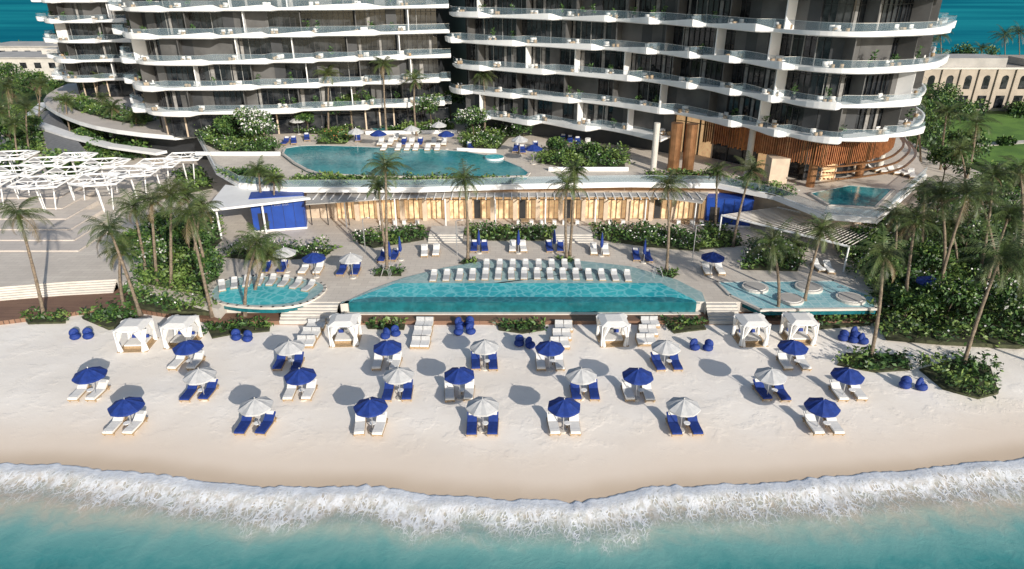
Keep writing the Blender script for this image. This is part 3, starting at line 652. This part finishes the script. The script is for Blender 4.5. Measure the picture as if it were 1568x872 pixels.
def wing(name,pts,levels,back,base_z,per=9.5,amp=1.55,setback=2.0,root=None,z_bottom=None,seed=0,it=2):
    rnd=random.Random(seed); root=root or empty(name)
    l,S=resample(pts,.35,it); n=normals(l)
    mb=MB(); rl=MB(); wl=MB(); fu=MB(); LV=[];LD=[]
    li,_=resample([tuple(x) for x in (l-n*setback)[::5]],1.55,0); ni=normals(li)
    for k,z in enumerate(levels):
        ph=[ .41,.0,.58,.17,.73,.33,.9,.5,.1][k%9]
        w=np.array([wave(s/per*(1+.12*math.sin(s*.11+k))+ph) for s in S]); o=.45+amp*w; up=.12+.5*w
        prof=lambda i:[(-setback-.6,z-.2),(o[i]-1.5,z-.2),(o[i]-.25,z-.32),(o[i],z-.2),(o[i]+.06,z+up[i]),(o[i]-.14,z+up[i]),(o[i]-.14,z),(-setback-.6,z)]
        vs=[];m=8
        for i in range(len(l)):
            for a,b in prof(i): vs.append((l[i][0]+n[i][0]*a,l[i][1]+n[i][1]*a,b))
        fs=[(i*m+j,(i+1)*m+j,(i+1)*m+(j+1)%m,i*m+(j+1)%m) for i in range(len(l)-1) for j in range(m)]
        fs+=[tuple(range(m-1,-1,-1)),tuple((len(l)-1)*m+j for j in range(m))]
        mb.add(vs,fs,'white')
        vs=[]
        for i in range(len(l)):
            a=o[i]-.06; x_,y_=l[i][0]+n[i][0]*a,l[i][1]+n[i][1]*a; zt=z+1.12; vs+=[(x_,y_,z+up[i]),(x_,y_,zt),(x_,y_,zt+.035)]
        rl.add(vs,[(3*i,3*i+3,3*i+4,3*i+1) for i in range(len(l)-1)],'rail'); rl.add(vs,[(3*i+1,3*i+4,3*i+5,3*i+2) for i in range(len(l)-1)],'metal')
        zt=levels[k+1]-.2 if k+1<len(levels) else z+3.4
        run=0; typ='g'
        for i in range(len(li)-1):
            a=Vector((li[i][0],li[i][1],0)); b=Vector((li[i+1][0],li[i+1][1],0)); d=b-a; an=math.atan2(d.y,d.x); nn=Vector((ni[i][0],ni[i][1],0)); c=(a+b)/2; hh=zt-z; zc=(z+zt)/2
            if run<=0: typ=rnd.choice(['g','g','g','g','w','w']); run=rnd.choice([1,2,2,3]) if typ=='g' else rnd.choice([1,1,2])
            run-=1
            if typ=='w':
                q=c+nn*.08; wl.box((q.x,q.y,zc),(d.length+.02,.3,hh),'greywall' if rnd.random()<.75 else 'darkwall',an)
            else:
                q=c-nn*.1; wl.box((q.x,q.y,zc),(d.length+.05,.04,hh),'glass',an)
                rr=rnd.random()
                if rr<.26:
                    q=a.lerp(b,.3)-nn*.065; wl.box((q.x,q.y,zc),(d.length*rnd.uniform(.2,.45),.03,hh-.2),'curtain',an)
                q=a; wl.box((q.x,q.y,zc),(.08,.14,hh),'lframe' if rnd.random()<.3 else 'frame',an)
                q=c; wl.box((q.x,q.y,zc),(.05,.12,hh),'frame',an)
                wl.box((q.x,q.y,z+2.75),(d.length-.08,.1,.07),'frame',an)
            if i%5==2+k%2:
                q=a+nn*(setback*.5); wl.box((q.x,q.y,zc),(.14,setback*.95,hh),'white' if rnd.random()<.3 else 'greywall',an)
            if i%4==0:
                for _ in range(2):
                    q=c+nn*(setback*.6+rnd.uniform(-.3,.7))
                    x_,y_=q.x+rnd.uniform(-.9,.9),q.y
                    fu.box((x_,y_,z+.32),(.6,.6,.14),'fabric_white',an); fu.box((x_,y_+.25,z+.55),(.6,.12,.5),'fabric_white',an)
                    fu.box((q.x+rnd.uniform(-.8,.8),q.y-.3,z+.3),(.4,.4,.5),'teak',an)
            if rnd.random()<.15:
                q=c+nn*(setback*.8); fu.box((q.x,q.y,z+.3),(.4,.4,.6),'darkwall',an); hp=rnd.uniform(.5,1.2)
                for _ in range(30):
                    LV.append([q.x+rnd.gauss(0,.15),q.y+rnd.gauss(0,.15),z+.6+rnd.random()*hp]); LD.append([rnd.gauss(0,1),rnd.gauss(0,1),rnd.random()+.5])
    mb.obj('balcony_slabs',root,False); rl.obj('glass_balustrades',root); wl.obj('windows_and_walls',root)
    if LV:
        V,Fc,m_=leaves(np.array(LV),np.array(LD),.5,.18,None,np.array([rnd.choice([0,0,1]) for _ in LV])); leafobj('balcony_plants',V,Fc,m_,['leafA','leafB'],fu,root)
    body=MB(); inn=(l-n*(setback+.35))[::5]; pp=[tuple(x) for x in inn]+list(back)
    zb=z_bottom if z_bottom is not None else base_z
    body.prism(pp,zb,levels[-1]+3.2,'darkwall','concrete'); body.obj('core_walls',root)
    return root,l,n
hotel=empty('hotel_building')
lv1=[10.1+3.62*i for i in range(7)]
r,l1,n1=wing('w',[(-62,118),(-57.5,108),(-53,103.5),(-42,105),(-30,107.5),(-18,111),(-10,113.5)],lv1,[(-8,128),(-60,130)],TZ,root=hotel,seed=1)
lv2=[12.4+3.72*i for i in range(6)]
w2=[(-9,113),(-7.5,109.5),(6.4,103.6),(16,98.5),(22,93),(28,86),(33,78.3),(37,76.6),(45.7,80),(51.7,88),(55,98),(56,112)]
r,l2,n2=wing('w',w2,lv2,[(50,130),(-6,128)],TZ,root=hotel,seed=2,z_bottom=12.2)
wing('w',[(-8,109),(6.4,103.2),(16,98),(21.5,93.3)],[8.9],[(24,102),(0,116)],TZ,root=hotel,seed=5,amp=2.4,z_bottom=TZ)
def ground(pts,z0,z1,setb,root,seed,step=2.2,lit=.3):
    rnd=random.Random(seed); l,S=resample(pts,.5); n=normals(l); li,_=resample([tuple(x) for x in (l-n*setb)[::4]],step,0); mb=MB()
    for i in range(len(li)-1):
        a=Vector((*li[i],0));b=Vector((*li[i+1],0)); d=b-a; an=math.atan2(d.y,d.x); c=(a+b)/2
        mb.box((c.x,c.y,(z0+z1)/2),(d.length,.05,z1-z0),'warm' if rnd.random()<lit else 'glass',an); mb.box((a.x,a.y,(z0+z1)/2),(.22,.3,z1-z0),'frame' if rnd.random()<.6 else 'beige',an)
        mb.box((c.x,c.y,z0+(z1-z0)*.7),(d.length,.12,.1),'frame',an)
    return mb
ground([(-57.5,108),(-53,103.5),(-42,105),(-30,107.5),(-18,111),(-10,113.5)],TZ,9.9,2.2,hotel,3,lit=.0).obj('ground_floor_windows',hotel)
mb=ground([(20,94.5),(22,93),(28,86),(33,78.5),(37,76.8),(45.5,80.5),(51.5,88),(55,98)],TZ,12.2,4.5,hotel,4,lit=.4)
mb.obj('lobby_windows',hotel)
mb=MB(); l,S=resample([(24.5,90),(28,86),(33,78.5),(37,76.8),(45.5,80.5),(51.5,88),(54,95)],.32); n=normals(l); q=l-n*1.5
for i in range(len(q)):
    a=random.random()
    mb.box((q[i][0],q[i][1],10.6-.15*a),(.1,.3,3.2+.3*a),'bronze2' if a<.75 else 'bronze',math.atan2(n[i][1],n[i][0])+1.57)
for i in range(len(q)-1):
    c=(q[i]+q[i+1])/2; d=q[i+1]-q[i]
    if q[i][0]>36:
        for k in range(3):
            c2=c+n[i]*(1.2+.8*k); mb.box((c2[0],c2[1],9.0-.5*k),(np.linalg.norm(d)*1.25,.28,.14),'bronze',math.atan2(d[1],d[0]))
mb.obj('bronze_fins',hotel)
mb=MB()
for u,v,r in((1000,262,.4),(1030,262,.75),(1052,264,.75),(1143,268,.4),(1240,286,.5),(1315,270,.5),(1345,262,.4)):
    p=P(u,v,TZ); mb.tube([(p[0],p[1],TZ),(p[0],p[1],12.2)],r,'bronze' if r>.45 else 'offwhite',14)
c=P(1190,283,TZ); mb.box((c[0],c[1]+1,TZ+1.6),(2.2,2,3.2),'beige')
mb.obj('lobby_columns',hotel)
lv3=[9.8+3.6*i for i in range(7)]
wing('w',[(-96,160),(-94.5,150),(-90,142),(-86,139),(-79,141),(-70,143)],lv3,[(-68,160),(-96,165)],TZ,root=hotel,seed=8,per=8,amp=1.8)
ground([(-96,160),(-94.5,150),(-90,142),(-86,139),(-79,141),(-70,143)],TZ,9.6,1.8,hotel,9,lit=.0).obj('ground_floor_windows',hotel)
mb=MB()
pd=[(-102,164),(-98,148),(-92,136),(-82,125),(-72,116),(-62,110),(-50,106),(-50,118),(-60,168)]
mb.prism(smoothpoly(pd[:7]+pd[7:],1),5.3,TZ,'white','pave2'); mb.prism([(p[0]*.985+.8,p[1]+3.4) for p in pd],1,5.3,'darkwall'); 
mb.prism([(-102,150),(-94,131),(-78,118.5),(-66,110.5),(-56,106),(-55,107.6),(-66,112.5),(-78,121),(-93,133.5),(-100,151)],3.1,3.5,'white')
mb.obj('podium_ramp',hotel)
# ---------- shade structures on left plaza
def shade(name,cx,cy,z,r,rot):
    mb=MB(); pts=[Vector((r*math.cos(rot+k*math.pi/3),r*math.sin(rot+k*math.pi/3),.12*(-1)**k)) for k in range(6)]
    c0=Vector((0,0,-.3)); inner=[p*.36+Vector((0,0,-.2)) for p in pts]; up=Vector((0,0,.05))
    for k in range(6):
        a,b=pts[k],pts[(k+1)%6]; ia,ib=inner[k],inner[(k+1)%6]
        mb.tube([a,b],.12,'white',5); mb.tube([ia,a],.09,'white',5); mb.tube([ia,ib],.09,'white',5)
        m=(a+b)/2
        if k%2==0: mb.add([ia+up,a+up,m+up,m-up,a-up,ia-up],[(0,1,2),(3,4,5)],'concrete')
        mb.tube([ia,m],.05,'white',4); mb.tube([ib,m],.05,'white',4)
    for k in(0,2,4): mb.tube([inner[k],Vector((pts[k].x*.2,pts[k].y*.2,DK-z))],[.1,.07],'white',6)
    put(name,mb.mesh(name),(cx,cy,z))
for i,(u,v,r) in enumerate(((-20,275,3.6),(22,262,3.5),(62,279,3.5),(72,248,3.3),(108,264,3.5),(115,240,2.8),(152,275,3.4),(160,250,3.2),(205,262,3.4),(242,250,3.1),(283,240,2.8),(20,238,3.2))):
    p=P(u,v,5.6); shade('hexagonal_shade_canopy',p[0],p[1],5.6,r,.52)
mb=MB(); 
mb.prism([p[:2] for p in PP(3.0,(58,172),(82,168),(133,234),(75,240))],2.2,3.0,'white','roofgrey'); mb.obj('sloping_walkway')
mb=MB(); mb.prism([p[:2] for p in PP(3.0,(-60,195),(5,210),(22,244),(-60,250))],2.2,3.0,'white','roofgrey'); mb.obj('sloping_walkway')
# ---------- background
mb=MB(); mb.box((116,166,5.6),(70,26,9),'villa'); mb.box((116,153.2,10.2),(71,.8,.4),'offwhite'); mb.box((100,158,11.2),(14,8,2),'concrete'); mb.box((118,160,10.9),(9,7,1.4),'villa')
for i in range(17):
    x=83+i*4
    mb.box((x,152.96,7),(1.4,.1,2.2),'glass'); cs=[(x+.7*math.cos(t*math.pi/8),8.1+.7*math.sin(t*math.pi/8)) for t in range(9)]
    mb.add([(a,152.9,b) for a,b in cs],[tuple(range(8,-1,-1))],'glass'); mb.box((x,152.9,3.2),(1.8,.1,2.6),'glass'); mb.box((x+2,152.8,5.6),(.35,.3,9),'villa')
mb.obj('arcaded_villa')
mb=MB(); 
for x,y,w_,h_ in((-135,205,30,7),(-165,190,26,6),(-150,235,36,7),(-118,240,20,6)):
    mb.box((x,y,h_/2),(w_,14,h_),'offwhite'); mb.box((x,y,h_+.2),(w_+.6,14.6,.4),'concrete'); mb.box((x+3,y+2,h_+1),(5,4,1.6),'offwhite')
    for i in range(int(w_/4)):
        for zf in(2.2,5.2): mb.box((x-w_/2+2+i*4,y-7.03,zf),(1.8,.1,1.5),'glass')
mb.obj('distant_villas')
mb=MB(); mb.prism([(74,101),(140,101),(160,148),(82,148)],1.0,1.5,'grass'); mb.obj('lawn')
mb=MB(); mb.prism([(76,117),(96,122),(140,120),(140,122),(96,124),(76,119.5)],1.0,1.54,'pave'); mb.obj('garden_path')
pts=[]
for i in range(50): x=random.uniform(-190,-98); pts.append((x,random.uniform(150,258),1,random.uniform(2.5,4)))
for i in range(60): x=random.uniform(70,210); pts.append((x,random.uniform(182,260),1.,random.uniform(2.5,4.5)))
for i in range(40):
    x=random.uniform(60,160); y=random.uniform(108,152)
    if not(78<x<150 and y<147): pts.append((x,y,1.,random.uniform(2,3.6)))
for i in range(20): pts.append((random.uniform(82,150),random.uniform(143,150),1.,random.uniform(1.5,3.2)))
for i in range(9): pts.append((random.uniform(82,110),random.uniform(104,138),1.3,random.uniform(1,2)))
for i in range(34): pts.append((random.uniform(-120,-62),random.uniform(98,128),.8,random.uniform(1.6,2.8)))
treemass(pts)
# ---------- planting
for px,z,h,fl in(
 ([(33,488),(60,478),(105,482),(104,495),(40,497)],.1,.6,0),
 ([(120,486),(165,468),(205,472),(212,490),(180,502),(165,505)],.2,.9,0),
 ([(185,455),(215,438),(325,462),(335,482),(250,478),(200,468)],.8,1.2,.02),
 ([(200,440),(235,350),(330,330),(345,365),(330,380),(340,430),(320,440),(325,462),(215,440)],DK,1.5,.03),
 ([(335,395),(375,375),(520,382),(505,395),(400,402)],DK,1.0,.05),
 ([(310,498),(420,492),(418,508),(360,512),(320,520)],.05,.7,0),
 ([(555,492),(625,492),(622,506),(560,504)],.05,.5,0),
 ([(757,494),(832,494),(838,506),(800,512),(760,506)],.05,.6,0),
 ([(1010,492),(1075,492),(1085,505),(1030,512)],.05,.7,0),
 ([(538,362),(650,350),(656,368),(570,382),(545,375)],DK,.9,.06),
 ([(714,350),(850,350),(852,370),(716,370)],DK,.85,.06),
 ([(905,350),(1005,350),(1075,362),(1080,388),(990,380),(908,368)],DK,.9,.06),
 ([(1070,385),(1075,345),(1120,355),(1140,378)],DK,.9,.02),
 ([(1130,415),(1145,378),(1235,390),(1225,418)],DK,1.1,.08),
 ([(570,424),(580,412),(615,412),(617,424)],DK,.6,.03),
 ([(1270,372),(1400,330),(1568,330),(1760,400),(1760,480),(1480,440),(1345,470),(1300,420)],DK,1.7,.05),
 ([(1345,520),(1335,500),(1345,462),(1450,440),(1568,470),(1760,520),(1568,535),(1440,528)],.4,1.5,.03),
 ([(1275,560),(1290,540),(1390,545),(1400,568),(1340,572)],.05,.7,0),
 ([(1400,565),(1470,545),(1520,560),(1535,605),(1500,614),(1440,598)],.05,.9,0),
 ([(1170,490),(1330,478),(1340,498),(1250,505)],.1,.6,0),
 ([(700,404),(716,396),(732,400),(728,408)],DK,.5,0),
 ([(855,402),(866,395),(880,398),(876,406)],DK,.5,0),
 ([(1005,424),(1020,416),(1040,420),(1030,428)],DK,.5,0)):
    shrubs(PP(z,*px),z+.02,h,34,.48,fl)
for px,h,fl in(
 ([(300,205),(345,200),(425,222),(430,236),(345,238),(310,222)],1.3,.04),
 ([(330,262),(420,262),(440,286),(360,280)],.6,0),
 ([(440,286),(450,272),(800,276),(800,282)],.6,0),
 ([(480,222),(500,205),(545,208),(530,222)],.9,.05),
 ([(700,228),(720,190),(830,188),(840,205),(780,212),(760,232)],1.2,.1),
 ([(815,250),(840,230),(890,228),(960,238),(965,258),(880,262)],1.3,.02),
 ([(440,205),(500,190),(560,196),(520,208)],.9,.05),
 ([(580,200),(690,188),(700,200),(640,206)],.9,.1),
 ([(245,200),(300,190),(420,192),(400,200),(300,204)],.9,.05),
 ([(985,268),(1100,266),(1104,274),(985,276)],.7,.02),
 ([(1105,275),(1160,280),(1220,298),(1200,304),(1120,286)],.8,.02)):
    shrubs(PP(TZ,*px),TZ+.03,h,32,.48,fl,.45,fl='redflower' if px[0][0] in(480,985) else 'flower')
shrubs([(-90,137),(-80,127),(-70,119),(-62,114),(-60,118),(-68,124),(-78,132),(-86,140)],TZ,1.2,18,.6,.03,.4)
for px,h in(([(0,175),(60,168),(70,240),(20,243)],1.5),([(85,165),(140,170),(240,225),(200,240),(135,232)],1.3),([(130,240),(200,232),(210,246),(150,250)],.8),([(265,270),(310,262),(330,290),(280,300)],1)):
    shrubs(PP(DK,*px),DK+.05,h,16,.6,.02,.4)
def T(u,v,z,h,r,**k): tree(P(u,v,z),h,r,**k)
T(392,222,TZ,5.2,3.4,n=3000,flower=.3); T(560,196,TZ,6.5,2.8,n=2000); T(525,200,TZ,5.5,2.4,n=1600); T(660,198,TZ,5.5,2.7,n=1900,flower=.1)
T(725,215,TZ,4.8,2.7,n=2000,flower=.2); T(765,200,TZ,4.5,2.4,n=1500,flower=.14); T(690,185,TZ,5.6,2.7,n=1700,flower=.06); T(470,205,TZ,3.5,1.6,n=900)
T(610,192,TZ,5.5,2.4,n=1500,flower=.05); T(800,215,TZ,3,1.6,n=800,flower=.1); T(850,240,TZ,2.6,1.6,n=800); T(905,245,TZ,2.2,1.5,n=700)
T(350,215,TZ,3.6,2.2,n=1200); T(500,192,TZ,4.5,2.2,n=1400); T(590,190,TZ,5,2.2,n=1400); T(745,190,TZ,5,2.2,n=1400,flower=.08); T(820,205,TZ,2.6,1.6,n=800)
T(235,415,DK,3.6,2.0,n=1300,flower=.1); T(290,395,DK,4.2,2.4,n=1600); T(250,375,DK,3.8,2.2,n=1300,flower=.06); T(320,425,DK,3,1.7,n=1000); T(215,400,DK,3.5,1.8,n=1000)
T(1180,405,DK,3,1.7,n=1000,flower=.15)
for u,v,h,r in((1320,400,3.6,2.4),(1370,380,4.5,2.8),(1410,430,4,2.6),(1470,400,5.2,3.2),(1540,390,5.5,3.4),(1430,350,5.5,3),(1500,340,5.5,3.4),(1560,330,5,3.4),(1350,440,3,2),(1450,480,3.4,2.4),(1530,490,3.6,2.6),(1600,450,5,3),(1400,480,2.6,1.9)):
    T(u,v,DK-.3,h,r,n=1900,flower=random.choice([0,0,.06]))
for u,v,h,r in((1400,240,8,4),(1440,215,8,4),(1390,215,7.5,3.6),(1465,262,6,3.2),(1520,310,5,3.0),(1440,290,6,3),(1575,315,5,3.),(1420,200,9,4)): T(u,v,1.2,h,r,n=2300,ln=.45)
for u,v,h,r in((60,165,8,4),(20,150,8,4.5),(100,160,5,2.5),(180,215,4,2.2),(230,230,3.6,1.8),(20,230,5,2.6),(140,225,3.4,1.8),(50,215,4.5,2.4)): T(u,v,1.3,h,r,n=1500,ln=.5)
# palms
for a in((68,487,.1,28,328,2.9),(215,482,.5,168,352,2.9),(240,432,DK,232,308,2.7),(262,440,DK,262,300,2.6),(325,484,.5,290,332,2.9),(318,430,DK,285,300,2.6),(375,484,.4,395,372,2.9),(388,455,.8,410,392,2.2),
 (225,425,DK,205,318,2.6),(295,420,DK,308,318,2.5),(190,470,.5,185,385,2.3),
 (592,418,DK,590,256,2.7),(593,400,DK,580,285,2.),(716,400,DK,711,276,2.6),(868,398,DK,868,284,2.8),(872,392,DK,880,262,1.9),(1020,418,DK,1022,284,2.7),(1122,378,DK,1150,262,2.6),(1095,350,DK,1098,262,2.1),(1190,486,.4,1182,372,2.9),(1232,462,DK,1258,355,2.6),
 (1170,400,DK,1215,378,2.0),
 (1333,548,.2,1352,392,3.),(1385,485,.4,1402,340,3.),(1440,450,DK,1440,300,2.9),(1475,560,.1,1532,395,3.6),(1500,470,.6,1545,330,3.3),(1430,480,.5,1480,300,3.2),(1600,560,.1,1575,400,3.4),(1530,440,DK,1500,300,3),(1560,400,DK,1562,262,3),
 (1365,420,DK,1372,330,2.4),(1460,420,DK,1455,350,2.6),(1410,400,DK,1415,290,2.8),(1500,420,DK,1520,270,3.),
 (403,345,DK,396,262,2.3),(420,350,DK,420,275,1.8)): palmpx(*a)
for a in((503,205,TZ,503,113,2.6),(592,205,TZ,587,100,2.9),(638,208,TZ,635,122,2.4),(742,205,TZ,740,115,2.6),(540,200,TZ,538,150,1.8),(150,150,TZ,150,118,2.0)): palmpx(*a)
for a in((1440,262,1.2,1450,172,3.),(1480,275,1.2,1495,190,3.4),(1410,250,1.2,1400,150,2.8),(1420,130,1.2,1428,60,3.5),(1440,140,1.2,1440,52,3.5),(1500,120,1.2,1503,75,3.2),(1535,130,1.2,1538,55,4),(1560,120,1.2,1560,50,4),(1475,300,1.2,1470,230,3),
 (20,215,1.3,12,135,3.4),(45,235,1.3,40,165,3),(175,225,1.3,172,165,2.6),(210,235,1.3,208,178,2.8),(-10,240,1.3,0,170,3),(60,205,1.3,62,130,3),(110,215,1.3,100,155,2.8),(160,205,1.3,158,150,2.4),(30,255,1.3,22,190,2.8)): palmpx(*a,24)
mb=MB(); mb.tube([(0,0,0),(0,0,4.)],.05,'metal',6); mb.tube([(0,0,4),(.5,0,4.15)],.04,'metal',5); mb.box((.6,0,4.13),(.35,.14,.06),'white'); LP=mb.mesh('street_lamp')
for u,v in((700,392),(953,330),(1060,400),(560,388)): p=P(u,v,DK); put('street_lamp',LP,(p[0],p[1],DK))
# ---------- light
EL=math.radians(21.5); dirx,diry=.52,-.854
sd_=bpy.data.lights.new('sun','SUN'); sd_.energy=5.; sd_.angle=math.radians(.5); sd_.color=(1,.94,.86)
so=bpy.data.objects.new('sun',sd_); bpy.context.collection.objects.link(so)
to=Vector((dirx*math.cos(EL),diry*math.cos(EL),math.sin(EL))); so.rotation_euler=to.to_track_quat('Z','Y').to_euler(); so.location=(40,-60,80)
w=bpy.data.worlds.new('World'); bpy.context.scene.world=w; w.use_nodes=True; nt=w.node_tree
sk=nt.nodes.new('ShaderNodeTexSky'); sk.sky_type='NISHITA'; sk.sun_disc=False; sk.sun_elevation=EL; sk.sun_rotation=math.atan2(dirx,diry)
nt.links.new(sk.outputs[0],nt.nodes['Background'].inputs[0]); nt.nodes['Background'].inputs[1].default_value=.125
cd=bpy.data.cameras.new('camera'); cd.lens=36*1045/1568; cd.sensor_width=36; cd.clip_end=20000; cd.clip_start=.5
co=bpy.data.objects.new('camera',cd); co.location=(0,0,30); co.rotation_euler=(math.pi/2-PT,0,0); bpy.context.collection.objects.link(co); bpy.context.scene.camera=co
bpy.context.scene.view_settings.view_transform='Standard'
